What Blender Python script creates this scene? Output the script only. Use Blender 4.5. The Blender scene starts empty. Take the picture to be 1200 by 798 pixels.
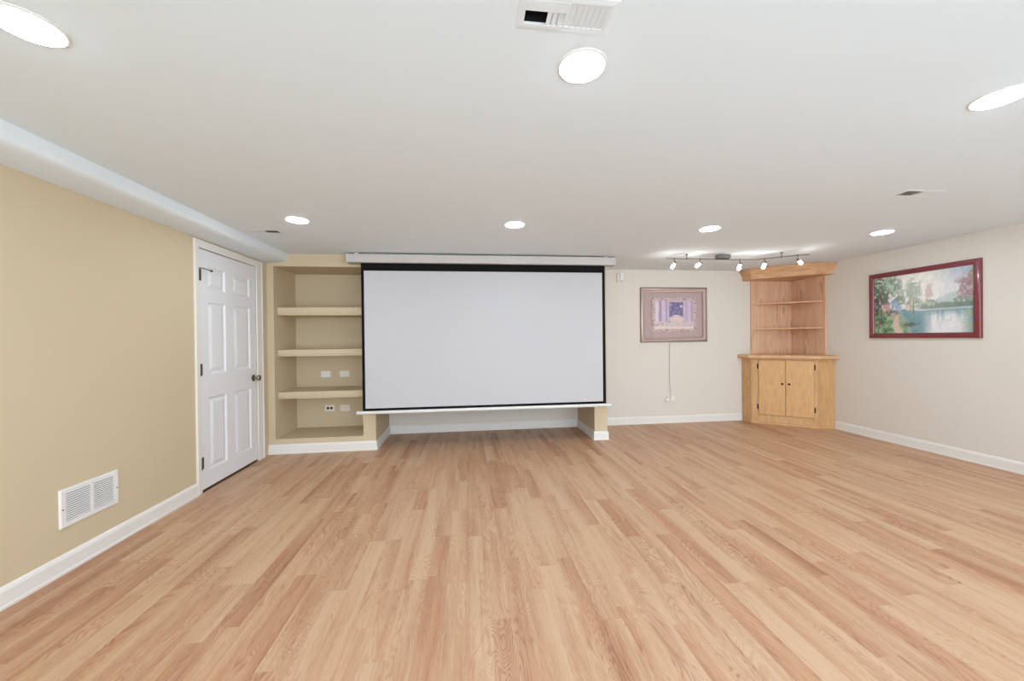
import bpy, bmesh, math, random
import numpy as np
from mathutils import Vector, Matrix
random.seed(7)
rng = np.random.default_rng(11)
S = bpy.context.scene
COL = S.collection

# ------------------------------------------------------------------ camera
CAMZ = 1.22
FPX, YAW, PITCH, ROLL = 440.0, 0.11632, -0.00521, -0.0113
cam_fwd = Vector((math.sin(YAW)*math.cos(PITCH), math.cos(YAW)*math.cos(PITCH), math.sin(PITCH)))
_r = Vector((math.cos(YAW), -math.sin(YAW), 0)); _u = _r.cross(cam_fwd)
cam_right = _r*math.cos(ROLL) + _u*math.sin(ROLL)
cam_up = -_r*math.sin(ROLL) + _u*math.cos(ROLL)
cd = bpy.data.cameras.new('camera')
cd.sensor_fit = 'HORIZONTAL'; cd.sensor_width = 36.0; cd.lens = FPX/1200*36.0
cd.clip_start = 0.02; cd.clip_end = 100
cam = bpy.data.objects.new('camera', cd); COL.objects.link(cam)
mw = Matrix.Identity(4)
for i in range(3):
    mw[i][0] = cam_right[i]; mw[i][1] = cam_up[i]; mw[i][2] = -cam_fwd[i]
mw[0][3], mw[1][3], mw[2][3] = 0, 0, CAMZ
cam.matrix_world = mw
S.camera = cam

# ------------------------------------------------------------------ world, exposure, lamp strengths
W = bpy.data.worlds.new('world'); S.world = W; W.use_nodes = True
W.node_tree.nodes['Background'].inputs[0].default_value = (.90, .985, 1.09, 1)
W.node_tree.nodes['Background'].inputs[1].default_value = 5.0
S.view_settings.view_transform = 'Standard'
S.view_settings.look = 'None'
S.view_settings.exposure = 0.02
S.view_settings.gamma = 1.0
S.view_settings.use_curve_mapping = False
DOWNLIGHT = 100.0       # radiance of a ceiling light's lens
TRACKBULB = 48.0       # radiance of a track lamp's frosted bulb

# ------------------------------------------------------------------ room dimensions (metres)
XL, XR = -2.148, 4.736
YF, YB = 4.323, 5.021          # face of the built-in wall, far wall
YR = -3.0                      # end behind the viewer left open so the world's fill light enters
ZC = 2.163

# ------------------------------------------------------------------ materials
def lin(c):
    return tuple(((x/255)/12.92 if x/255 <= .04045 else ((x/255+.055)/1.055)**2.4) for x in c)

def mat(name, rgb, rough=.6, metal=0., spec=.5, bump=0., bscale=60., vary=0., vscale=3., coat=0.):
    m = bpy.data.materials.new(name); m.use_nodes = True
    nt = m.node_tree; b = nt.nodes['Principled BSDF']
    c = lin(rgb)
    b.inputs['Base Color'].default_value = (*c, 1)
    b.inputs['Roughness'].default_value = rough
    b.inputs['Metallic'].default_value = metal
    b.inputs['Specular IOR Level'].default_value = spec
    b.inputs['Coat Weight'].default_value = coat
    b.inputs['Coat Roughness'].default_value = .06
    if bump or vary:
        tc = nt.nodes.new('ShaderNodeTexCoord')
    if bump:
        n = nt.nodes.new('ShaderNodeTexNoise'); n.inputs['Scale'].default_value = bscale; n.inputs['Detail'].default_value = 3
        bp = nt.nodes.new('ShaderNodeBump'); bp.inputs['Strength'].default_value = bump; bp.inputs['Distance'].default_value = .002
        nt.links.new(tc.outputs['Object'], n.inputs['Vector'])
        nt.links.new(n.outputs['Fac'], bp.inputs['Height']); nt.links.new(bp.outputs['Normal'], b.inputs['Normal'])
    if vary:
        n = nt.nodes.new('ShaderNodeTexNoise'); n.inputs['Scale'].default_value = vscale; n.inputs['Detail'].default_value = 3
        mx = nt.nodes.new('ShaderNodeMix'); mx.data_type = 'RGBA'
        mx.inputs[6].default_value = (*[x*(1-vary) for x in c], 1); mx.inputs[7].default_value = (*[min(1, x*(1+vary)) for x in c], 1)
        nt.links.new(tc.outputs['Object'], n.inputs['Vector'])
        nt.links.new(n.outputs['Fac'], mx.inputs[0]); nt.links.new(mx.outputs[2], b.inputs['Base Color'])
    return m

def emit_mat(name, rgb, strength):
    m = bpy.data.materials.new(name); m.use_nodes = True
    nt = m.node_tree; nt.nodes.clear()
    e = nt.nodes.new('ShaderNodeEmission'); o = nt.nodes.new('ShaderNodeOutputMaterial')
    e.inputs[0].default_value = (*rgb, 1); e.inputs[1].default_value = strength
    nt.links.new(e.outputs[0], o.inputs[0])
    return m

def wood_mat(name, light, dark, grain=(9, 9, .7), knots=False, rough=.45):
    m = bpy.data.materials.new(name); m.use_nodes = True
    nt = m.node_tree; b = nt.nodes['Principled BSDF']; N = nt.nodes.new; L = nt.links.new
    tc = N('ShaderNodeTexCoord'); mp = N('ShaderNodeMapping'); mp.inputs['Scale'].default_value = grain
    L(tc.outputs['Object'], mp.inputs['Vector'])
    n = N('ShaderNodeTexNoise'); n.inputs['Scale'].default_value = 2.2; n.inputs['Detail'].default_value = 6; n.inputs['Distortion'].default_value = .6
    L(mp.outputs[0], n.inputs['Vector'])
    n2 = N('ShaderNodeTexNoise'); n2.inputs['Scale'].default_value = 14; n2.inputs['Detail'].default_value = 3
    L(mp.outputs[0], n2.inputs['Vector'])
    ad = N('ShaderNodeMath'); ad.operation = 'MULTIPLY_ADD'; ad.inputs[1].default_value = .35
    L(n2.outputs['Fac'], ad.inputs[0]); L(n.outputs['Fac'], ad.inputs[2])
    r = N('ShaderNodeValToRGB'); r.color_ramp.elements[0].position = .45; r.color_ramp.elements[1].position = .85
    r.color_ramp.elements[0].color = (*lin(dark), 1); r.color_ramp.elements[1].color = (*lin(light), 1)
    L(ad.outputs[0], r.inputs[0])
    out = r.outputs[0]
    if knots:
        mp2 = N('ShaderNodeMapping'); mp2.inputs['Scale'].default_value = (11, 11, 1.6); L(tc.outputs['Object'], mp2.inputs['Vector'])
        k = N('ShaderNodeTexNoise'); k.inputs['Scale'].default_value = 1.5; k.inputs['Detail'].default_value = 2; k.inputs['Distortion'].default_value = .5
        L(mp2.outputs[0], k.inputs['Vector'])
        kr = N('ShaderNodeValToRGB'); kr.color_ramp.elements[0].position = .62; kr.color_ramp.elements[1].position = .70
        kr.color_ramp.elements[0].color = (0, 0, 0, 1); kr.color_ramp.elements[1].color = (.42, .42, .42, 1)
        L(k.outputs['Fac'], kr.inputs[0])
        mx = N('ShaderNodeMix'); mx.data_type = 'RGBA'; mx.inputs[7].default_value = (*lin((120, 72, 48)), 1)
        L(kr.outputs[0], mx.inputs[0]); L(out, mx.inputs[6]); out = mx.outputs[2]
    L(out, b.inputs['Base Color']); b.inputs['Roughness'].default_value = rough
    b.inputs['Specular IOR Level'].default_value = .35
    return m

def plank_mat():
    m = bpy.data.materials.new('laminate_oak'); m.use_nodes = True
    nt = m.node_tree; b = nt.nodes['Principled BSDF']; N = nt.nodes.new; L = nt.links.new
    uv = N('ShaderNodeUVMap'); uv.uv_map = 'UVMap'
    at = N('ShaderNodeAttribute'); at.attribute_name = 'tone'
    sep = N('ShaderNodeSeparateColor'); L(at.outputs['Color'], sep.inputs[0])
    def stretched(sx, sy, scale, detail, dist=0.):
        mp = N('ShaderNodeMapping'); mp.inputs['Scale'].default_value = (sx, sy, 1); L(uv.outputs[0], mp.inputs['Vector'])
        n = N('ShaderNodeTexNoise'); n.noise_dimensions = '2D'; n.inputs['Scale'].default_value = scale
        n.inputs['Detail'].default_value = detail; n.inputs['Distortion'].default_value = dist
        L(mp.outputs[0], n.inputs['Vector']); return n.outputs['Fac']
    def math_(op, a, bb=None, cc=None):
        x = N('ShaderNodeMath'); x.operation = op
        for i, s in enumerate((a, bb, cc)):
            if s is None: continue
            if isinstance(s, (int, float)): x.inputs[i].default_value = s
            else: L(s, x.inputs[i])
        return x.outputs[0]
    broad = stretched(.9, 12, 1, 2)                 # slow drift of colour along a strip
    ring = stretched(2.0, 11, 1, 1.6, .5)           # contours of this field are the cathedral grain
    streak = stretched(3, 90, 1, 4)
    pore = stretched(16, 420, 1, 2)
    rings = math_('SINE', math_('MULTIPLY', ring, 125.0))
    rings = math_('MULTIPLY_ADD', rings, .5, .5)
    rings = math_('MULTIPLY', math_('POWER', rings, 2.0), stretched(2.2, 14, 1, 2))
    # 0 dark .. 1 light
    v = math_('MULTIPLY_ADD', broad, 1.1, -.44)
    v = math_('ADD', v, sep.outputs[0])
    v = math_('ADD', v, math_('MULTIPLY_ADD', streak, .55, -.275))
    v = math_('SUBTRACT', v, math_('MULTIPLY', rings, sep.outputs[2]))
    v = math_('ADD', v, math_('MULTIPLY_ADD', pore, .55, -.275))
    r = N('ShaderNodeValToRGB'); e = r.color_ramp.elements
    e[0].position = 0.0; e[0].color = (*lin((160, 113, 83)), 1)
    e[1].position = 1.0; e[1].color = (*lin((204, 172, 139)), 1)
    x = e.new(.35); x.color = (*lin((181, 138, 106)), 1)
    x = e.new(.65); x.color = (*lin((193, 155, 122)), 1)
    L(v, r.inputs[0])
    mx = N('ShaderNodeMix'); mx.data_type = 'RGBA'; mx.blend_type = 'MULTIPLY'; mx.inputs[7].default_value = (1.0, .905, .85, 1)
    L(sep.outputs[1], mx.inputs[0]); L(r.outputs[0], mx.inputs[6])
    L(mx.outputs[2], b.inputs['Base Color'])
    b.inputs['Roughness'].default_value = .42; b.inputs['Specular IOR Level'].default_value = .4
    bp = N('ShaderNodeBump'); bp.inputs['Strength'].default_value = .08; bp.inputs['Distance'].default_value = .001
    L(pore, bp.inputs['Height']); L(bp.outputs[0], b.inputs['Normal'])
    return m

def vcol_mat(name, rough=.5, coat=0.):
    m = bpy.data.materials.new(name); m.use_nodes = True
    nt = m.node_tree; b = nt.nodes['Principled BSDF']
    a = nt.nodes.new('ShaderNodeAttribute'); a.attribute_name = 'ink'
    nt.links.new(a.outputs['Color'], b.inputs['Base Color'])
    b.inputs['Roughness'].default_value = rough; b.inputs['Coat Weight'].default_value = coat; b.inputs['Coat Roughness'].default_value = .05
    return m

M = dict(
    tan=mat('tan_paint', (208, 191, 159), .75, spec=.25, bump=.12, bscale=180),
    beige=mat('beige_paint', (223, 217, 206), .75, spec=.25, bump=.12, bscale=180),
    ceil=mat('ceiling_paint', (232, 239, 242), .85, spec=.2, bump=.1, bscale=120),
    trim=mat('white_trim_paint', (233, 230, 224), .4, spec=.4),
    door=mat('white_door_paint', (234, 234, 235), .4, spec=.4),
    white=mat('white_enamel', (232, 231, 228), .45),
    plastic=mat('ivory_plastic', (238, 233, 224), .4),
    dark=mat('duct_shadow_metal', (24, 23, 22), .8),  # near-black colour holds the shade inside ducts and behind slats
    slot=mat('socket_slot', (40, 36, 32), .7),
    greymetal=mat('register_grey_metal', (232, 236, 237), .5),
    knob=mat('satin_nickel_knob', (150, 143, 130), .25, metal=1.),
    nickel=mat('brushed_nickel', (104, 98, 88), .3, metal=1.),
    chrome=mat('satin_chrome', (140, 140, 140), .25, metal=1.),
    bronze=mat('dark_bronze', (58, 40, 28), .45, metal=.6),
    screen=mat('matte_screen_fabric', (198, 198, 200), .9, spec=.1),
    black=mat('black_screen_border', (12, 12, 13), .8, spec=.2),
    case=mat('screen_case_white', (200, 195, 190), .5),
    cord=mat('grey_cord', (192, 186, 177), .6),
    carpet=mat('bounce_carpet', (201, 198, 193), .95, spec=.05, bump=.5, bscale=400),
    sub=mat('subfloor', (120, 92, 70), .9),
    plank=plank_mat(),
    cab=wood_mat('honey_maple', (212, 170, 120), (196, 150, 100), (14, 14, 2.5)),
    cabdoor=wood_mat('honey_maple_door', (218, 174, 120), (204, 156, 102), (16, 16, 4)),
    hutch=wood_mat('knotty_pine', (230, 192, 160), (208, 164, 130), (8, 8, .8), knots=True),
    top=wood_mat('counter_maple', (220, 180, 138), (200, 154, 110), (4, 4, 9)),
    crown=wood_mat('crown_maple', (222, 178, 138), (198, 148, 106), (4, 4, 14)),
    frame1=mat('mauve_metal_frame', (172, 152, 143), .32, metal=.75, vary=.08, vscale=6),
    frame2=mat('cherry_frame', (122, 46, 52), .3, spec=.5, vary=.15, vscale=12, coat=.4),
    mauve=mat('mauve_mat_board', (182, 158, 157), .8, coat=.25),
    ink=vcol_mat('painted_print', .55),
    inkglass=vcol_mat('print_under_glass', .5, .35),
    lens=emit_mat('downlight_lens', (.88, .98, 1.11), DOWNLIGHT),
    bulb=emit_mat('track_bulb_glow', (.98, .98, .98), TRACKBULB),
)

# ------------------------------------------------------------------ helpers
def tag(o, label=None, cat=None, group=None, kind=None):
    if label: o['label'] = label
    if cat: o['category'] = cat
    if group: o['group'] = group
    if kind: o['kind'] = kind
    return o

def empty(name, loc):
    o = bpy.data.objects.new(name, None); COL.objects.link(o); o.location = loc
    o.empty_display_size = .05
    o['_w'] = list(loc)
    return o

def wloc(o):
    p = Vector((0, 0, 0))
    while o is not None:
        p = p + o.location; o = o.parent
    return p

class B:
    """collects shapes in world coordinates; build() links them as ONE mesh object with its origin amid them"""
    def __init__(s): s.v = []; s.f = []
    def add(s, vs, fs):
        n = len(s.v); s.v += [tuple(v) for v in vs]; s.f += [tuple(i+n for i in f) for f in fs]; return s
    def box(s, x0, x1, y0, y1, z0, z1, ch=0.):
        if ch <= 0:
            return s.add([(x0,y0,z0),(x1,y0,z0),(x1,y1,z0),(x0,y1,z0),(x0,y0,z1),(x1,y0,z1),(x1,y1,z1),(x0,y1,z1)],
                         [(3,2,1,0),(4,5,6,7),(0,1,5,4),(1,2,6,5),(2,3,7,6),(3,0,4,7)])
        bm = bmesh.new(); bmesh.ops.create_cube(bm, size=1)
        for v in bm.verts: v.co = Vector(((x0+x1)/2+v.co.x*(x1-x0), (y0+y1)/2+v.co.y*(y1-y0), (z0+z1)/2+v.co.z*(z1-z0)))
        bmesh.ops.bevel(bm, geom=bm.edges[:], offset=ch, segments=1, affect='EDGES')
        return s.bm(bm)
    def bm(s, bm):
        bm.verts.index_update(); s.add([v.co[:] for v in bm.verts], [[v.index for v in f.verts] for f in bm.faces]); bm.free(); return s
    def prism(s, poly, z0, z1):
        n = len(poly)
        return s.add([(x,y,z0) for x,y in poly]+[(x,y,z1) for x,y in poly],
                     [tuple(range(n-1,-1,-1)), tuple(range(n,2*n))]+[(i,(i+1)%n,n+(i+1)%n,n+i) for i in range(n)])
    def loft(s, loops, caps=True, closed=True):
        n = len(loops[0]); vs = [p for l in loops for p in l]; fs = []
        for k in range(len(loops)-1):
            for i in range(n if closed else n-1):
                j = (i+1) % n; fs.append((k*n+i, k*n+j, (k+1)*n+j, (k+1)*n+i))
        if caps: fs += [tuple(range(n-1,-1,-1)), tuple(range((len(loops)-1)*n, len(loops)*n))]
        return s.add(vs, fs)
    def lathe(s, a, d, prof, seg=20):
        """prof: list of (along, radius) about axis d from point a"""
        a = Vector(a); d = Vector(d).normalized()
        p = d.orthogonal().normalized(); q = d.cross(p)
        loops = [[a+d*t+(p*math.cos(2*math.pi*i/seg)+q*math.sin(2*math.pi*i/seg))*max(r,1e-4) for i in range(seg)] for t, r in prof]
        return s.loft(loops)
    def tube(s, pts, r, seg=8):
        pts = [Vector(p) for p in pts]; loops = []
        for i, p in enumerate(pts):
            d = (pts[min(i+1,len(pts)-1)]-pts[max(i-1,0)]).normalized()
            up = Vector((0,0,1)) if abs(d.z) < .9 else Vector((0,1,0))
            a = d.cross(up).normalized(); b = a.cross(d)
            loops.append([p+(a*math.cos(2*math.pi*k/seg)+b*math.sin(2*math.pi*k/seg))*r for k in range(seg)])
        return s.loft(loops)
    def ring(s, u0, u1, v0, v1, prof, fn, fill=False):
        """profile (inset, height) swept round a rectangle with mitred corners; fn(u,v,t) -> xyz"""
        loops = [[fn(u0+d,v0+d,t), fn(u1-d,v0+d,t), fn(u1-d,v1-d,t), fn(u0+d,v1-d,t)] for d, t in prof]
        n = len(s.v); s.loft(loops, caps=False)
        if fill: s.f.append(tuple(n+(len(loops)-1)*4+i for i in range(4)))
        return s
    def build(s, name, m, parent=None, smooth=False, flip=True):
        vs = np.array(s.v, float); c = (vs.min(0)+vs.max(0))/2
        me = bpy.data.meshes.new(name); me.from_pydata((vs-c).tolist(), [], s.f); me.materials.append(M[m] if isinstance(m, str) else m)
        if flip:
            bm = bmesh.new(); bm.from_mesh(me); bmesh.ops.recalc_face_normals(bm, faces=bm.faces[:]); bm.to_mesh(me); bm.free()
        if smooth:
            me.shade_smooth()
            try: me.set_sharp_from_angle(angle=math.radians(38))
            except Exception: pass
        o = bpy.data.objects.new(name, me); COL.objects.link(o)
        if parent is not None:
            o.parent = parent; o.location = Vector(c)-wloc(parent)
        else: o.location = c
        return o

def painted(name, m, nu, nv, fn, colour, parent):
    """flat print: a grid whose corner colours hold the picture"""
    us = np.linspace(0,1,nu+1); vs_ = np.linspace(0,1,nv+1)
    b = B()
    verts = [fn(u,v) for v in vs_ for u in us]
    faces = [(j*(nu+1)+i, j*(nu+1)+i+1, (j+1)*(nu+1)+i+1, (j+1)*(nu+1)+i) for j in range(nv) for i in range(nu)]
    b.add(verts, faces); o = b.build(name, m, parent, flip=False)
    U, V = np.meshgrid(us, vs_); C = np.clip(colour(U, V), 0, 255)/255
    C = np.where(C <= .04045, C/12.92, ((C+.055)/1.055)**2.4).reshape(-1,3)
    at = o.data.color_attributes.new('ink', 'FLOAT_COLOR', 'POINT')
    buf = np.ones((len(verts),4), np.float32); buf[:,:3] = C
    at.data.foreach_set('color', buf.ravel())
    return o

# ================================================================== THE SETTING
# ---- floor: dark underlay, every strip of laminate its own piece
floor = B().box(XL-.12, XR+.12, YR, YB+.12, -.06, -.008).build('floor', 'sub')
tag(floor, 'pinkish oak laminate strip floor running away to the far wall', kind='structure')

def project(p):
    d = Vector(p)-Vector((0,0,CAMZ)); z = d.dot(cam_fwd)
    if z < .05: return None
    return 600+FPX*d.dot(cam_right)/z, 399-FPX*d.dot(cam_up)/z

SW = .0965
strips = []
x = XL; k = 0; shift = 0
while x < XR-.001:
    x1 = min(x+SW, XR)
    y = YR-random.uniform(0,.5)
    while y < YB:
        y1 = y+random.choice((random.uniform(.3,.6), random.uniform(.6,1.05), random.uniform(.7,1.3)))
        if YB-y1 < .12: y1 = YB
        strips.append((x, x1, max(y,YR), min(y1,YB))); y = y1
    x = x1; k += 1
def seen_area(s):
    x0,x1,y0,y1 = s
    y0 = max(y0, .3)
    if y1 < y0+.01: return 0
    tot = 0; n = 6
    for i in range(n):                       # slices along the strip, so that the part in frame counts
        ya, yb = y0+(y1-y0)*i/n, y0+(y1-y0)*(i+1)/n
        q = [project((a,b,0)) for a,b in ((x0,ya),(x1,ya),(x1,yb),(x0,yb))]
        if any(p is None for p in q): continue
        cx = sum(p[0] for p in q)/4; cy = sum(p[1] for p in q)/4
        if not (0 <= cx <= 1200 and 0 <= cy <= 798): continue
        tot += abs(sum(q[j][0]*q[(j+1)%4][1]-q[(j+1)%4][0]*q[j][1] for j in range(4)))/2
    return tot
strips.sort(key=seen_area, reverse=True)

def strip_geo(x0, x1, y0, y1):
    """chamfered strip, top at z=0"""
    c = .0005
    vs = [(x0,y0,-.008),(x1,y0,-.008),(x1,y1,-.008),(x0,y1,-.008),
          (x0,y0,-c),(x1,y0,-c),(x1,y1,-c),(x0,y1,-c),
          (x0+c,y0+c,0),(x1-c,y0+c,0),(x1-c,y1-c,0),(x0+c,y1-c,0)]
    fs = [(0,1,5,4),(1,2,6,5),(2,3,7,6),(3,0,4,7),(4,5,9,8),(5,6,10,9),(6,7,11,10),(7,4,8,11),(8,9,10,11)]
    return vs, fs

def strip_mesh(name, group, parent, kind=None):
    V, F, UV, TN = [], [], [], []
    for (x0,x1,y0,y1) in group:
        vs, fs = strip_geo(x0,x1,y0,y1); n = len(V)
        ou, ov = random.uniform(0,90), random.uniform(0,90)
        t = random.choice((.70,.74,.78,.82,.86,.72,.76,.66,.62,.54,.48,.70)) + random.uniform(-.04,.04)
        pink = random.uniform(.15,.6) if t > .6 else random.uniform(.3,.8)
        rg = random.choice((.3,.5,.65,.8,.2,.55)); flip = random.choice((-1,1))
        edge = random.choice((0,.1,.25,.45))         # printed boards are often darker along one edge
        for f in fs:
            F.append(tuple(i+n for i in f))
            for i in f:
                px,py,_ = vs[i]
                UV.append((py+ou, px*1.0+ov))
                w = ((px-x0)/(x1-x0)-.5)*flip
                TN.append((min(1,max(0,t-edge*max(0,w)*1.6)), pink, rg, 1))
        V += vs
    a = np.array(V); c = (a.min(0)+a.max(0))/2; c[2] = 0
    me = bpy.data.meshes.new(name); me.from_pydata((a-c).tolist(), [], F); me.materials.append(M['plank'])
    uvl = me.uv_layers.new(name='UVMap'); uvl.data.foreach_set('uv', np.array(UV, np.float32).ravel())
    at = me.color_attributes.new('tone', 'FLOAT_COLOR', 'CORNER'); at.data.foreach_set('color', np.array(TN, np.float32).ravel())
    o = bpy.data.objects.new(name, me); COL.objects.link(o); o.parent = parent; o.location = Vector(c)-wloc(parent)
    if kind: o['kind'] = kind
    return o
for s in strips[:300]: strip_mesh('plank', [s], floor)
strip_mesh('remaining_planks', strips[300:], floor, 'stuff')

# unseen pale carpet, added to bounce neutral light up to the ceiling
tag(B().box(XL, XR, YR, 1.02, 0, .012).build('floor_bounce_carpet', 'carpet'), 'unseen pale grey carpet added behind the viewer to bounce light', kind='structure')

# ---- ceiling with the three register openings cut through it
REG = [('white ceiling register near the top edge, above the middle front ceiling light', .153, .440, 1.012, 1.134),
       ('white ceiling register beside the soffit, near the door', -1.872, -1.585, 3.392, 3.514),
       ('white ceiling register towards the right wall, in front of the landscape painting', 2.865, 3.152, 2.132, 2.254)]
IN = .022                                     # frame width of a register
holes = [(a+IN,b-IN,c+IN,d-IN) for _,a,b,c,d in REG]
xs = sorted({XL-.12, XR+.12, *[h[0] for h in holes], *[h[1] for h in holes]})
ys = sorted({YR, YB+.12, *[h[2] for h in holes], *[h[3] for h in holes]})
cb = B()
for i in range(len(xs)-1):
    for j in range(len(ys)-1):
        mx_, my_ = (xs[i]+xs[i+1])/2, (ys[j]+ys[j+1])/2
        if any(h[0]<mx_<h[1] and h[2]<my_<h[3] for h in holes): continue
        cb.add([(xs[i],ys[j],ZC),(xs[i+1],ys[j],ZC),(xs[i+1],ys[j+1],ZC),(xs[i],ys[j+1],ZC)], [(0,1,2,3)])
cb.add([(xs[0],ys[0],ZC+.16),(xs[-1],ys[0],ZC+.16),(xs[-1],ys[-1],ZC+.16),(xs[0],ys[-1],ZC+.16)], [(0,1,2,3)])
tag(cb.build('ceiling', 'ceil', flip=False), 'smooth white basement ceiling', kind='structure')

# ---- walls
DY0, DY1, DZ = 3.285, 4.117, 1.985           # door opening
wl = B().box(XL-.12, XL, YR, DY0, 0, ZC).box(XL-.12, XL, DY1, YB+.12, 0, ZC).box(XL-.12, XL, DY0, DY1, DZ, ZC)
wl.box(XL-.20, XL-.12, DY0-.2, DY1+.2, -.06, ZC)  # unseen panel added behind the doorway to stop world light leaking in
tag(wl.build('wall_left', 'tan'), 'tan painted wall with the white door and the return grille', kind='structure')
tag(B().box(XR, XR+.12, YR, YB+.12, 0, ZC).build('wall_right', 'beige'), 'pale beige wall with the landscape painting', kind='structure')
tag(B().box(XL, XR, YB, YB+.12, 0, ZC).build('wall_back', 'beige'), 'pale beige far wall behind the corner cabinet', kind='structure')
# built-in wall: shelf niche at left, open alcove behind the screen, narrow pier at right
NX0, NX1, NZ0, NZ1, NYB = -2.079, -1.165, .160, 2.030, 4.845
AX0, AX1, PX1, AZ1 = -1.030, 1.484, 1.640, 2.0
wa = B()
wa.box(XL, NX0, YF, YB, 0, ZC)
wa.box(NX0, NX1, YF, YB, 0, NZ0).box(NX0, NX1, YF, YB, NZ1, ZC).box(NX0, NX1, NYB, YB, NZ0, NZ1)
wa.box(NX1, AX0, YF, YB, 0, ZC).box(AX0, AX1, YF, YB, AZ1, ZC).box(AX1, PX1, YF, YB, 0, ZC)
wall_alcove = wa.build('wall_alcove', 'tan')
tag(wall_alcove, 'tan built-in wall with a shelf niche and an open alcove behind the screen', kind='structure')
for z0, z1 in ((1.504,1.589),(1.049,1.124),(.580,.656)):
    b = B().box(NX0+.001, NX1-.001, 4.405, NYB, z0, z1, .003)
    b.box(NX0+.001, NX1-.001, 4.396, 4.405, z0+.022, z1+.001, .002)
    b.build('shelf', 'tan', wall_alcove)

# ---- soffit along the left wall: slightly sloping underside, eased edge
prof = [(XL,2.058),(-1.985,2.073),(-1.950,2.082),(-1.937,2.092),(-1.931,2.108),(-1.931,ZC),(XL,ZC)]
sb = B().loft([[(px,YR,pz) for px,pz in prof],[(px,YF,pz) for px,pz in prof]])
tag(sb.build('trim_2', 'ceil', smooth=True), 'white boxed soffit running under the ceiling along the left wall', kind='structure')

# ---- baseboards: profile swept along the foot of a wall
BP = [(0,0),(.016,0),(.016,.014),(.0125,.018),(.0125,.080),(.009,.092),(.004,.101),(0,.103)]
def baseboard(name, path, label, h=1.0):
    """path: floor points with the room on the left-hand side of travel"""
    pts = [Vector((a,b,0)) for a,b in path]; loops = []
    for i, p in enumerate(pts):
        n = []
        if i > 0: d = (pts[i]-pts[i-1]).normalized(); n.append(Vector((-d.y,d.x,0)))
        if i < len(pts)-1: d = (pts[i+1]-pts[i]).normalized(); n.append(Vector((-d.y,d.x,0)))
        m = n[0] if len(n) == 1 else (n[0]+n[1])/(1+n[0].dot(n[1]))
        loops.append([(p+m*t).to_tuple()[:2]+(z*h,) for t,z in BP])
    return tag(B().loft(loops).build(name, 'trim'), label, kind='structure')
baseboard('baseboard_left', [(XL,3.233),(XL,YR)], 'white baseboard under the return grille')
baseboard('baseboard_right', [(XR,YR),(XR,4.362)], 'white baseboard under the landscape painting')
baseboard('baseboard_back', [(3.93,YB),(PX1,YB),(PX1,YF),(AX1,YF),(AX1,YB),(AX0,YB),(AX0,YF),(XL,YF)],
          'white baseboard round the alcove, its pier and the far wall')

# ---- door with casing
lw = lambda u,v,t: (XL+t, u, v)
tr = empty('trim_1', (XL,(DY0+DY1)/2,0)); tag(tr, 'white casing round the six-panel door', kind='structure')
CW = .050
def casing(u0,u1,v0,v1,name):
    B().box(XL, XL+.011, u0,u1,v0,v1,.002).build(name,'trim',tr)
casing(DY0-CW, DY0+.004, 0, DZ+.06, 'side_casing'); casing(DY1-.004, DY1+CW+.05, 0, DZ+.06, 'side_casing')
casing(DY0+.004, DY1-.004, DZ-.002, DZ+.06, 'head_casing')
B().box(XL+.011, XL+.017, DY0-CW, DY0-CW+.018, 0, DZ+.06,.002).build('back_band','trim',tr)
B().box(XL+.011, XL+.017, DY1+CW+.032, DY1+CW+.05, 0, DZ+.06,.002).build('back_band','trim',tr)
B().box(XL-.12, XL-.001, DY0-.002, DY0+.0005, 0, DZ).build('jamb','trim',tr)

dr = empty('door_1', (XL,(DY0+DY1)/2,0)); tag(dr, 'white six-panel door with a nickel knob in the left wall', kind='structure')
F0, F1, ZB, ZT = DY0+.004, DY1-.007, .018, DZ-.007
T = -.003
cols = [(3.398,3.634),(3.738,4.010)]
rows = [(.155,.760),(.950,1.553),(1.655,1.848)]
leaf = B()
def slab(u0,u1,v0,v1): leaf.box(XL-.038, XL+T, u0,u1,v0,v1)
slab(F0,cols[0][0],ZB,ZT); slab(cols[0][1],cols[1][0],ZB,ZT); slab(cols[1][1],F1,ZB,ZT)
edges = [ZB]+[e for r in rows for e in r]+[ZT]
for cu in cols:
    for i in range(0,len(edges),2): slab(cu[0],cu[1],edges[i],edges[i+1])
leaf_o = leaf.build('door_leaf','door',dr)
for cu in cols:
    for rv in rows:
        b = B().ring(cu[0],cu[1],rv[0],rv[1],[(0,T),(.006,T-.003),(.014,T-.011),(.024,T-.011),(.052,T-.002),(.056,T-.0015)],lw,fill=True)
        b.build('panel','door',leaf_o)
for hz in (1.765,.995,.238):
    hb = B().box(XL-.002, XL+.0035, F0-.001, F0+.032, hz-.047, hz+.047, .001)
    hb.lathe((XL+.008,DY0+.002,hz-.05),(0,0,1),[(0,.003),(0,.0075),(.1,.0075),(.1,.003)],10)
    hg = hb.build('hinge','nickel',leaf_o, smooth=True)
    if hz > 1.5:
        B().tube([(XL+.010,DY0+.004,hz+.052),(XL+.03,DY0+.03,hz+.050),(XL+.05,DY0+.075,hz+.040)],.004).lathe((XL+.05,DY0+.075,hz+.040),(.3,.8,-.15),[(0,.004),(0,.009),(.012,.009),(.012,.002)],10).build('door_stop','nickel',hg,smooth=True)
kb = B().lathe((XL+T,4.052,.853),(1,0,0),[(0,.001),(0,.033),(.006,.033),(.010,.026),(.012,.013),(.032,.012),(.036,.018),(.044,.027),(.056,.029),(.064,.024),(.068,.012),(.069,.001)],24)
kb.build('doorknob','knob',leaf_o,smooth=True)
# a hall floor beyond the gap is never seen: an added panel behind the leaf keeps light out

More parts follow.
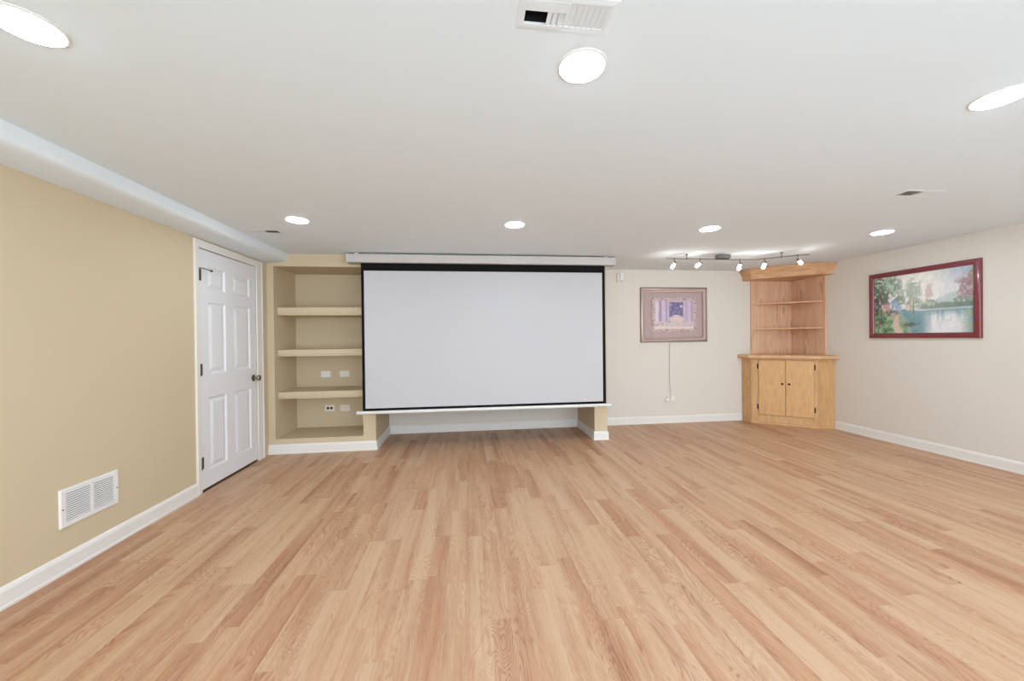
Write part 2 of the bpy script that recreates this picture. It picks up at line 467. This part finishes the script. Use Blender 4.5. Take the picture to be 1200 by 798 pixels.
# ================================================================== FIXED FITTINGS
# ---- return air grille low on the left wall
g = empty('return_grille', (XL,2.4,.24)); tag(g, 'white slatted return air grille low on the tan wall', 'vent')
GU0,GU1,GV0,GV1 = 2.232,2.564,.241,.446
B().ring(GU0,GU1,GV0,GV1,[(0,0),(0,.006),(.004,.010),(.028,.010),(.030,.002)],lw).build('frame','white',g)
B().add([lw(GU0+.02,GV0+.02,.0008),lw(GU1-.02,GV0+.02,.0008),lw(GU1-.02,GV1-.02,.0008),lw(GU0+.02,GV1-.02,.0008)],[(0,1,2,3)]).build('shade_backing','dark',g)  # flat dark sheet stands for the shade behind the slats
MU = 2.402
B().box(XL+.001,XL+.010,MU-.008,MU+.008,GV0+.026,GV1-.026,.001).build('mullion','white',g)
n = 12; zlo, zhi = GV0+.030, GV1-.030
for u0,u1 in ((GU0+.028,MU-.007),(MU+.007,GU1-.028)):
    for i in range(n):
        z = zlo+(zhi-zlo)*(i+.5)/n; s = (zhi-zlo)/n
        q = [(XL+.0060,z+s*.34),(XL+.0092,z+s*.26),(XL+.0096,z-s*.34),(XL+.0066,z-s*.30)]
        B().loft([[(a,u0,c) for a,c in q],[(a,u1,c) for a,c in q]]).build('slat','white',g)
for u,v in ((GU0+.012,(GV0+GV1)/2-.005),(GU1-.012,(GV0+GV1)/2-.005)):
    B().lathe((XL+.009,u,v),(1,0,0),[(0,.0045),(.002,.004),(.003,.001)],10).build('screw','nickel',g)

# ---- ceiling registers with two banks of blades throwing air apart
up = lambda u,v,t: (u, v, ZC-t)
for lab,a,b_,c,d in REG:
    r = empty('ceiling_register', ((a+b_)/2,(c+d)/2,ZC)); tag(r, lab, 'vent', 'ceiling registers')
    B().ring(a,b_,c,d,[(0,0),(.002,.0015),(.016,.0035),(IN,.003),(IN,-.004)],up).build('frame','greymetal',r)
    h = (a+IN,b_-IN,c+IN,d-IN)
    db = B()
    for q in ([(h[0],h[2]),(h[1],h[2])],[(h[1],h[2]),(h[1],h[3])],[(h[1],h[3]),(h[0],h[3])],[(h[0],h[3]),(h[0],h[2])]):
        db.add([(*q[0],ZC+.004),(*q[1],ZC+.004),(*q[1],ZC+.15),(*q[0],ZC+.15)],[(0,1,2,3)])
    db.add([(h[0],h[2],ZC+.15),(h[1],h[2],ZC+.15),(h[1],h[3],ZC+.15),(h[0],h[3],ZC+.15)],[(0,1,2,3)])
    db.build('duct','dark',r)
    mid = (h[0]+h[1])/2
    if 0 < a < 1: B().box(h[0]-.002,mid,h[2]-.002,1.066,ZC-.004,ZC-.002).build('damper','greymetal',r)
    B().box(mid-.003,mid+.003,h[2],h[3],ZC-.005,ZC+.008).build('divider','greymetal',r)
    for x0,x1,sg in ((h[0],mid-.003,1),(mid+.003,h[1],-1)):
        nb = 7
        for i in range(nb):
            xc = x0+(x1-x0)*(i+.5)/nb; hw = .0105
            if a > 0 and a < 1 and sg > 0 and xc < .238: continue      # blades turned right back: the duct shows
            zt = .0015 if 0 < a < 1 else .009
            q = [(xc-hw*sg,ZC-.003),(xc-hw*sg+.0010,ZC-.0032),(xc+hw*sg*.1+.0008,ZC-.003+(zt+.003)*.45),(xc+hw*sg+.0008,ZC+zt),(xc+hw*sg,ZC+zt+.0006),(xc+hw*sg*.1,ZC-.003+(zt+.003)*.55)]
            B().loft([[(px,h[2],pz) for px,pz in q],[(px,h[3],pz) for px,pz in q]]).build('blade','greymetal',r)

# ---- ceiling lights: flat wafer downlights on a regular grid
LG = 'round white ceiling downlights'
def downlight(x,y,label,group=LG):
    o = empty('ceiling_light',(x,y,ZC)); tag(o,label,'ceiling light',group)
    B().lathe((x,y,ZC),(0,0,-1),[(0,.086),(.002,.086),(.004,.082),(.0045,.077),(.001,.076)],40).build('trim_ring','white',o,smooth=True)
    B().lathe((x,y,ZC-.0012),(0,0,-1),[(0,.0755),(.0045,.075),(.0065,.060),(.0075,.030),(.0078,.001)],40).build('lens','lens',o,smooth=True)
for x,y,l in ((-1.285,1.275,'large ceiling light cut by the left edge, above the soffit'),
              (.405,1.273,'front ceiling light beside the register at the top middle'),
              (2.125,1.270,'front ceiling light cut by the right edge'),
              (-1.310,3.100,'small ceiling light in front of the shelf niche'),
              (.395,3.085,'small ceiling light in front of the middle of the screen'),
              (2.110,3.065,'small ceiling light in front of the purple framed picture'),
              (3.808,3.050,'small ceiling light nearest the corner cabinet and the right wall')):
    downlight(x,y,l)
for x,y,l in ((3.81,1.27,'ceiling light just out of view beyond the right edge'),(-1.3,-.55,'ceiling light behind the viewer, nearest the left wall'),
              (.4,-.55,'ceiling light behind the viewer, nearest the middle'),(2.11,-.55,'ceiling light behind the viewer, second from the right wall'),
              (3.81,-.55,'ceiling light behind the viewer, nearest the right wall'),
              (-1.3,-2.35,'added unseen rearmost ceiling light nearest the left wall'),(.4,-2.35,'added unseen rearmost ceiling light, second from the left wall'),  # rear row continues the grid unseen, added for extra bounce light
              (2.11,-2.35,'added unseen rearmost ceiling light, second from the right wall'),(3.81,-2.35,'added unseen rearmost ceiling light nearest the right wall')):
    downlight(x,y,l,'ceiling lights out of view')

# ---- track light on a bent rail
t = empty('track_light',(2.94,4.03,ZC)); tag(t,'bent rail track light with five small lit heads by the corner cabinet','track light')
ZR = 2.108
ctrl = [(2.24,4.035),(2.45,4.031),(2.65,4.032),(2.87,4.037),(3.02,4.042),(3.16,4.043),(3.26,4.038),(3.333,4.020),(3.41,3.970),(3.475,3.911),(3.529,3.863),(3.645,3.781),(3.731,3.712)]
B().tube([(a,b,ZR) for a,b in ctrl],.0055,8).build('rail','chrome',t,smooth=True)
B().box(2.868,3.018,4.000,4.085,2.112,ZC,.008).build('canopy','chrome',t)
for a,b in ((2.49,4.031),(3.529,3.863)):
    B().lathe((a,b,ZR-.008),(0,0,1),[(0,.009),(.018,.009),(.018,.005),(.047,.005),(.047,.014),(ZC-ZR+.008,.014)],12).build('standoff','chrome',t,smooth=True)
heads = [((2.340,4.031),(2.311,4.020,2.011)),((2.652,4.032),(2.606,4.020,2.024)),((3.157,4.043),(3.130,4.025,2.001)),((3.410,3.970),(3.376,3.950,2.004)),((3.650,3.778),(3.668,3.760,2.019))]
for (a,b),bp in heads:
    bp = Vector(bp); top = Vector((a,b,ZR)); el = Vector((a+(a-bp.x)*.25,b,ZR-.045))
    d = (bp-el).normalized()
    hd = B().lathe(top+Vector((0,0,.008)),(0,0,-1),[(0,.008),(.02,.008),(.02,.004),(.055,.004)],10)
    hd.lathe(el-d*.012,d,[(0,.004),(0,.012),(.03,.013),(.034,.019),(.036,.018)],14)
    ho = hd.build('lamp_head','chrome',t,smooth=True)
    L_ = (bp-el).length
    B().lathe(el+d*.022,d,[(0,.010),(.008,.015),(L_-.022,.018),(L_-.010,.014),(L_-.004,.006),(L_-.003,.001)],16).build('bulb','bulb',ho,smooth=True)

# ---- wall plates in the niche
def plate(u0,u1,v0,v1,label,sockets=False):
    o = empty('wall_plate',((u0+u1)/2,NYB,v0)); tag(o,label,'wall plate','plates in the shelf niche')
    fn = lambda u,v,t: (u,NYB-t,v)
    B().ring(u0,u1,v0,v1,[(0,0),(0,.003),(.004,.006)],fn,fill=True).build('cover','plastic',o)
    if sockets:
        o.name = 'wall_outlet'
        for k in (-1,1):
            cx = (u0+u1)/2+k*.020; cz = (v0+v1)/2
            B().lathe((cx,NYB-.0055,cz),(0,-1,0),[(0,.016),(.002,.0155),(.0022,.001)],16).build('socket','slot',o)
    else:
        B().lathe(((u0+u1)/2,NYB-.0055,(v0+v1)/2),(0,-1,0),[(0,.004),(.0015,.003),(.002,.001)],10).build('screw','plastic',o)
plate(-1.797,-1.683,.771,.848,'blank ivory wall plate in the niche, upper left of the four')
plate(-1.577,-1.462,.770,.847,'blank ivory wall plate in the niche, upper right of the four')
plate(-1.758,-1.640,.350,.430,'ivory duplex outlet lying sideways in the bottom of the niche',True)
plate(-1.577,-1.462,.350,.427,'blank ivory wall plate right of the outlet in the bottom of the niche')

# ---- motion sensor high on the far wall
o = empty('motion_sensor',(2.10,YB,1.985)); tag(o,'small white sensor box high on the wall beside the screen case','sensor')
B().box(2.062,2.088,YB-.030,YB,1.985,2.100,.004).build('bracket','plastic',o)
B().box(2.088,2.150,YB-.050,YB,1.998,2.110,.010).build('housing','white',o)
B().lathe((2.122,YB-.049,2.024),(0,-1,0),[(0,.016),(.006,.013),(.009,.001)],14).build('sensor_lens','greymetal',o,smooth=True)

# ---- outlet with plug-in timer and the picture's cord
o = empty('wall_outlet',(2.84,YB,.30)); tag(o,'ivory wall outlet at the end of the picture cord','wall outlet')
fn = lambda u,v,t: (u,YB-t,v)
B().ring(2.782,2.898,.305,.385,[(0,0),(0,.003),(.004,.006)],fn,fill=True).build('cover','plastic',o)
B().lathe((2.868,YB-.0055,.345),(0,-1,0),[(0,.017),(.002,.0165),(.0022,.001)],16).build('socket','plastic',o)
o = empty('plug_in_timer',(2.785,YB,.30)); tag(o,'round ivory plug-in timer hanging on the far wall outlet','timer')
B().lathe((2.788,YB-.006,.336),(0,-1,0),[(0,.034),(.018,.038),(.034,.036),(.040,.028),(.041,.001)],24).build('body','plastic',o,smooth=True)
B().lathe((2.788,YB-.046,.336),(0,-1,0),[(0,.020),(.006,.018),(.007,.001)],18).build('dial','white',o,smooth=True)
o = empty('picture_cord',(2.83,YB,.37)); tag(o,'thin grey cord hanging from the purple picture to the outlet','cord')
B().tube([(2.829,YB-.006,1.16),(2.828,YB-.006,.95),(2.822,YB-.006,.75),(2.823,YB-.006,.60),(2.833,YB-.006,.48),(2.836,YB-.010,.375)],.0045,6).build('wire','cord',o,smooth=True)
B().box(2.826,2.852,YB-.036,YB-.007,.334,.376,.004).build('plug','plastic',o)

# ================================================================== PROJECTION SCREEN
o = empty('projection_screen',(.21,4.22,.41)); tag(o,'wide pull-down projection screen with black border in front of the alcove','screen')
SX0,SX1,SZ0,SZ1,SY = -1.142,1.590,.452,2.060,4.222
B().box(-1.281,1.699,4.175,4.300,2.055,2.147,.006).build('case','case',o)
B().box(-1.281-.003,-1.262,4.172,4.303,2.052,2.150,.004).build('end_cap','case',o)
B().box(1.680,1.702,4.172,4.303,2.052,2.150,.004).build('end_cap','case',o)
B().box(-1.20,-1.16,4.20,4.28,2.147,ZC).build('mount','greymetal',o)
B().box(1.58,1.62,4.20,4.28,2.147,ZC).build('mount','greymetal',o)
B().box(SX0,SX1,SY,SY+.0015,SZ0,SZ1).build('border','black',o)
IX0,IX1,IZ0,IZ1 = SX0+.030,SX1-.034,SZ0+.026,1.972
B().box(IX0,IX1,SY-.001,SY+.0005,IZ0,IZ1).build('viewing_surface','screen',o)
B().lathe((-1.206,SY,.432),(1,0,0),[(0,.001),(0,.015),(.006,.018),(2.85,.018),(2.856,.015),(2.856,.001)],16).build('bottom_bar','white',o,smooth=True)

# ================================================================== CORNER CABINET
o = empty('corner_cabinet',(4.4,4.75,0)); tag(o,'honey wood corner cabinet with two doors, open shelves and a crown','cabinet')
C0 = (XR-.002,YB-.002)
P1,P2,P3,P4 = (3.935,YB-.002),(3.945,4.850),(4.530,4.388),(XR-.002,4.366)
A_ = Vector((P2[0],P2[1],0)); D_ = Vector((P3[0]-P2[0],P3[1]-P2[1],0)); LEN = D_.length; D_.normalize()
NRM = Vector((D_.y,-D_.x,0))                    # out of the front, towards the room
if NRM.y > 0: NRM = -NRM
def dg(s,z,t=0.): p = A_+D_*s+NRM*t; return (p.x,p.y,z)
body = B().prism([P1,P2,P3,P4,C0],0,.908).build('body','cab',o)
def dbox(s0,s1,z0,z1,t0,t1,ch=0.):
    b = B(); c = ch
    lo = [dg(s0,z0,t0),dg(s1,z0,t0),dg(s1,z1,t0),dg(s0,z1,t0)]
    mi = [dg(s0,z0,t1-c),dg(s1,z0,t1-c),dg(s1,z1,t1-c),dg(s0,z1,t1-c)]
    hi = [dg(s0+c,z0+c,t1),dg(s1-c,z0+c,t1),dg(s1-c,z1-c,t1),dg(s0+c,z1-c,t1)]
    return b.loft([lo,mi,hi] if ch else [lo,hi])
# face frame, corner posts and toe moulding
dbox(.012,.080,.03,.908,0,.006,.002).build('stile','cab',o); dbox(LEN-.050,LEN-.006,.03,.908,0,.006,.002).build('stile','cab',o)
dbox(.080,LEN-.050,.890,.908,0,.006,.001).build('rail','cab',o); dbox(.080,LEN-.050,.03,.125,0,.006,.001).build('rail','cab',o)
for p,q in ((P2,(P2[0]-.004,P2[1]-.002)),(P3,(P3[0]+.002,P3[1]-.004))):
    B().lathe((p[0],p[1],.0),(0,0,1),[(0,.006),(.908,.006)],10).build('corner_bead','cab',o,smooth=True)
tm = B()
def off(poly, d):
    """offset an open polyline to its room side"""
    out = []
    for i,p in enumerate(poly):
        ns = []
        for a,b in ((i-1,i),(i,i+1)):
            if a < 0 or b >= len(poly): continue
            e = Vector((poly[b][0]-poly[a][0],poly[b][1]-poly[a][1])).normalized(); ns.append(Vector((e.y,-e.x)))
        ns = [n if n.dot(Vector((-1,-1))) > 0 else -n for n in ns]
        m = ns[0] if len(ns) == 1 else (ns[0]+ns[1])/(1+ns[0].dot(ns[1]))
        out.append((p[0]+m.x*d,p[1]+m.y*d))
    return out
FP = [P1,P2,P3,P4]
tm.loft([[(*p,0) for p in off(FP,.009)]+[(*p,0) for p in FP[::-1]],[(*p,.022) for p in off(FP,.009)]+[(*p,.022) for p in FP[::-1]],[(*p,.03) for p in off(FP,.004)]+[(*p,.03) for p in FP[::-1]]])
tm.build('toe_moulding','cab',o)
for s0,s1,hs,ks in ((.086,.3885,.078,.352),(.3915,.694,.702,.428)):
    dd = dbox(s0,s1,.130,.884,.006,.020,.004).build('cabinet_door','cabdoor',o)
    B().lathe(dg(ks,.566,.020),NRM,[(0,.007),(.010,.006),(.014,.013),(.022,.014),(.027,.009),(.028,.001)],14).build('knob','bronze',dd,smooth=True)
    for hz in (.798,.236):
        hb = dbox(hs-.009,hs+.009,hz-.033,hz+.033,.006,.010,.001); hb.lathe(dg((hs+(s0 if hs<s0 else s1))/2,hz-.036,.012),(0,0,1),[(0,.002),(0,.006),(.072,.006),(.072,.002)],8)
        hb.build('hinge','bronze',dd,smooth=True)
# worktop with eased front edge
def wall_clip(poly,x_left=None,y_right=None): return poly
def slab_poly(d):
    p = off(FP,d); return [(p[0][0],YB-.002),p[1],p[2],(XR-.002,p[3][1]),C0]
TOPO = .068
wt = B().loft([[(*p,.908) for p in slab_poly(TOPO-.008)],[(*p,.914) for p in slab_poly(TOPO)],[(*p,.946) for p in slab_poly(TOPO)],[(*p,.953) for p in slab_poly(TOPO-.006)]])
wt.build('worktop','top',o)
# hutch: back boards against both walls, two shelves, crown
B().box(4.076,XR-.018,YB-.018,YB-.002,.953,2.03,.001).build('back_board','hutch',o)
B().box(XR-.018,XR-.002,4.468,YB-.018,.953,2.03,.001).build('back_board','hutch',o)
B().box(4.076,4.098,YB-.024,YB-.018,.953,2.03,.001).build('edge_strip','hutch',o)
B().box(XR-.024,XR-.018,4.468,4.490,.953,2.03,.001).build('edge_strip','hutch',o)
for z in (1.667,1.309):
    B().prism([(4.122,YB-.0185),(4.122,YB-.035),(XR-.035,4.508),(XR-.0185,4.508),(XR-.0185,YB-.0185)],z,z+.018).build('shelf','crown',o)
FC = [(3.952,YB-.002),(3.957,4.850),(4.505,4.395),(XR-.002,4.372)]
def crown_poly(d):
    p = off(FC,d); return [(p[0][0],YB-.002),p[1],p[2],(XR-.002,p[3][1]),C0]
cr = B().loft([[(*p,z) for p in crown_poly(d)] for d,z in ((0,2.012),(0,2.076),(.006,2.082),(.014,2.090),(.036,2.122),(.050,2.146),(.056,2.158))])
cr.build('crown','crown',o)

# ================================================================== PICTURES
def vnoise(U,V,fx,fy,seed,oct=4):
    r = np.random.default_rng(seed); out = np.zeros_like(U); amp = 1; tot = 0
    for k in range(oct):
        nx, ny = int(fx*2**k)+2, int(fy*2**k)+2; gdat = r.random((ny+1,nx+1))
        x = U*(nx-1); y = V*(ny-1); i = np.clip(x.astype(int),0,nx-1); j = np.clip(y.astype(int),0,ny-1)
        a = x-i; b = y-j; a = a*a*(3-2*a); b = b*b*(3-2*b)
        out += amp*((gdat[j,i]*(1-a)+gdat[j,i+1]*a)*(1-b)+(gdat[j+1,i]*(1-a)+gdat[j+1,i+1]*a)*b); tot += amp; amp *= .55
    return out/tot
def blend(C,m,col): m = np.clip(m,0,1)[...,None]; return C*(1-m)+np.array(col,float)*m
def sm(x,a,b): t_ = np.clip((x-a)/(b-a),0,1); return t_*t_*(3-2*t_)

def landscape(U,V):
    n1 = vnoise(U,V,6,5,1); n2 = vnoise(U,V,22,14,2,3); n3 = vnoise(U,V,50,30,3,2)
    C = np.zeros(U.shape+(3,))+np.array((226,226,222.))
    C = blend(C,sm(U,.5,1.0)*sm(V,.55,1.0)*(.5+n1*.6),(150,172,196))
    C = blend(C,sm(.30-np.hypot((U-.48)*.9,(V-.80)*.8),0,.30),(248,242,228))
    C = blend(C,sm(n1,.5,.75)*sm(V,.6,.9)*.5,(206,200,202))
    # far shore and hills
    C = blend(C,sm(.60+.08*np.sin(U*9)-V,0,.08)*sm(U,.5,.6)*.8,(168,184,186))
    C = blend(C,sm(.47-V+.05*n2,0,.03)*sm(V,.385,.40)*sm(U,.45,.55),(104,126,112))
    # water
    shore = .43-.05*sm(U,.3,.55)
    water = sm(shore-V,0,.03)*sm(U+.35*(V)-.42+.08*n1,0,.10)
    C = blend(C,water,(112,150,158)); 
    C = blend(C,water*sm(.26-np.abs(U-.76),0,.16)*sm(.40-V,0,.16)*(.75+.4*n2),(232,230,230))
    C = blend(C,water*sm(vnoise(U,V*.12,60,3,9,2),.5,.7)*sm(V,.12,.36)*.4,(84,122,126))
    C = blend(C,water*sm(U,.86,.97)*.6*sm(n2,.35,.6),(176,170,120))
    # meadow and path at lower left
    grass = sm(.46-V,0,.05)*(1-sm(U+.35*V-.42+.08*n1,0,.08))
    C = blend(C,grass,(104,142,104)); C = blend(C,grass*sm(n2,.48,.7),(150,180,132)); C = blend(C,grass*sm(.45-n2,0,.2),(56,92,70))
    path = grass*sm(.035+.07*(.4-V)-np.abs(U-.30+.12*np.sin(V*9)*.4),0,.03)
    C = blend(C,path,(214,188,170))
    # cottages
    for (u0,u1,v0,v1,col,roof) in ((.10,.19,.36,.52,(198,150,150),(120,104,110)),(.20,.32,.36,.54,(150,168,206),(112,130,176)),(.36,.46,.38,.49,(206,180,168),(150,130,122)),(.86,.94,.47,.53,(220,214,206),(160,150,146))):
        C = blend(C,sm(U,u0,u0+.01)*sm(u1-U,0,.01)*sm(V,v0,v0+.01)*sm(v1-V,0,.01),col)
        top = v1+.10*(1-np.abs((U-(u0+u1)/2)/((u1-u0)/2+.01)))
        C = blend(C,sm(V,v1-.02,v1)*sm(top-V,0,.015)*sm(U,u0-.01,u0)*sm(u1+.01-U,0,.01),roof)
        C = blend(C,sm(.012-np.abs(U-(u0+u1)/2+.02),0,.008)*sm(.02-np.abs(V-(v0+v1)/2+.02),0,.01),(250,232,170))
    # trees
    def tree(cu,cv,ru,rv,col,lite,dens=.5):
        nonlocal C
        d = np.hypot((U-cu)/ru,(V-cv)/rv); m = sm(1.0-d+(n2-.5)*1.3,.0,.30)*sm(n3,dens-.38,dens-.02)
        C = blend(C,m,col); C = blend(C,m*sm(n2,.5,.68),lite)
    for a in ((.05,.80,.15,.28,(72,96,78),(142,168,140)),(.22,.80,.12,.20,(92,122,104),(166,192,170)),(.13,.64,.08,.14,(66,84,66),(130,152,122)),(.02,.52,.07,.22,(60,58,52),(110,104,84)),
              (.31,.60,.07,.14,(76,104,84),(150,178,150)),(.44,.68,.10,.24,(92,124,104),(184,206,190)),(.46,.50,.09,.09,(96,124,98),(182,190,160)),
              (.60,.67,.045,.15,(176,136,146),(204,172,176)),(.62,.50,.06,.06,(98,120,96),(160,172,142)),
              (.94,.68,.10,.22,(150,116,126),(190,168,160)),(1.0,.86,.07,.12,(156,140,116),(196,186,160)),(.90,.50,.12,.05,(104,124,108),(160,172,150)),
              (.20,.36,.10,.05,(70,92,66),(188,150,150)),(.42,.15,.10,.05,(80,96,70),(176,160,140)),(.06,.20,.08,.10,(66,86,62),(150,140,110))):
        tree(*a)
    C = blend(C,sm(.006-np.abs(U-.445),0,.004)*sm(V,.30,.32)*sm(.60-V,0,.03),(84,70,62))
    C = blend(C,sm(.008-np.abs(U-.085),0,.005)*sm(V,.28,.30)*sm(.75-V,0,.03),(70,58,50))
    C = blend(C,sm(.42-np.hypot((U-.50)*.8,(V-.72)*.75),0,.42)*.55,(244,242,236))
    C = blend(C,np.full_like(U,.10),(236,236,236))
    return C+(n3[...,None]-.5)*22

pic2 = empty('landscape_painting',(XR,3.44,1.17)); tag(pic2,'landscape painting with trees and pond in a cherry red frame','painting')
rw = lambda u,v,t: (XR-t,u,v)
R0,R1,R2,R3 = 2.946,3.920,1.177,1.920
B().ring(R0,R1,R2,R3,[(0,.001),(0,.020),(.004,.028),(.010,.032),(.022,.036),(.030,.035),(.036,.030),(.040,.031),(.046,.031),(.050,.026),(.054,.022),(.054,.012)],rw).build('frame','frame2',pic2,smooth=True)
painted('canvas','ink',170,118,lambda u,v:(XR-.016,R1-.052-(R1-R0-.104)*u,R2+.052+(R3-R2-.104)*v),landscape,pic2)

def still(U,V):
    n1 = vnoise(U,V,7,6,21); n2 = vnoise(U,V,24,18,22,3)
    C = np.zeros(U.shape+(3,))+np.array((196,178,196.))
    C = blend(C,sm(n1,.4,.7)*.6,(214,198,208))
    for cu,col in ((.06,(226,210,214)),(.15,(160,138,170)),(.23,(208,190,204)),(.30,(176,156,184)),(.37,(200,180,192)),(.80,(186,168,196)),(.88,(204,188,204)),(.95,(176,158,182))):
        C = blend(C,sm(.035-np.abs(U-cu-.01*n1),0,.02)*sm(V,.18,.3),col)
    win = sm(U,.37,.39)*sm(.74-U,0,.02)*sm(V,.38,.42)*sm(.97-V,0,.03)
    C = blend(C,win,(112,104,142)); C = blend(C,win*sm(n2,.5,.7),(142,134,166))
    for cu,cv,r,col in ((.68,.80,.05,(214,206,222)),(.42,.86,.045,(176,164,196))):
        C = blend(C,sm(r-np.hypot(U-cu,(V-cv)*.8),0,.03),col)
    d = np.hypot((U-.56)/.19,(V-.34)/.17)
    C = blend(C,sm(1-d+(n2-.5)*.5,0,.2),(218,198,194)); C = blend(C,sm(.10-np.abs(d-.92),0,.08)*sm(V,.34,.42),(190,176,198))
    C = blend(C,sm(.30-V+.10*(n1-.5),0,.08)*.85,(214,196,196)); C = blend(C,sm(n2,.55,.72)*sm(.34-V,0,.1)*.7,(156,124,132))
    C = blend(C,sm(.09-V+.05*n2,0,.05)*.7,(228,214,206))
    return C+(n2[...,None]-.5)*18
def ornate(U,V):
    n = vnoise(U,V,60,44,31,2); C = np.zeros(U.shape+(3,))+np.array((190,166,160.))
    C = blend(C,sm(n,.46,.62),(206,188,178)); C = blend(C,sm(.47-n,0,.18),(140,116,114)); return C
pic1 = empty('framed_print',(2.9,YB,1.14)); tag(pic1,'mauve framed purple print with wide mat on the far wall','picture')
bw = lambda u,v,t: (u,YB-t,v)
Q0,Q1,Q2,Q3 = 2.396,3.390,1.145,1.916
B().ring(Q0,Q1,Q2,Q3,[(0,.001),(0,.022),(.006,.030),(.016,.034),(.030,.033),(.046,.027),(.058,.024),(.064,.026),(.070,.024),(.072,.012)],bw).build('frame','frame1',pic1,smooth=True)
B().ring(Q0+.066,Q1-.066,Q2+.066,Q3-.066,[(0,.013),(.094,.013)],bw).build('mat_board','mauve',pic1)
O0,O1,O2,O3 = 2.566,3.238,1.292,1.772
painted('ornate_border','inkglass',110,80,lambda u,v:(O0+(O1-O0)*u,YB-.0137,O2+(O3-O2)*v),ornate,pic1)
painted('print','inkglass',120,90,lambda u,v:(2.600+(3.192-2.600)*u,YB-.0145,1.330+(1.728-1.330)*v),still,pic1)

for ob in bpy.data.objects:
    if '_w' in ob: del ob['_w']
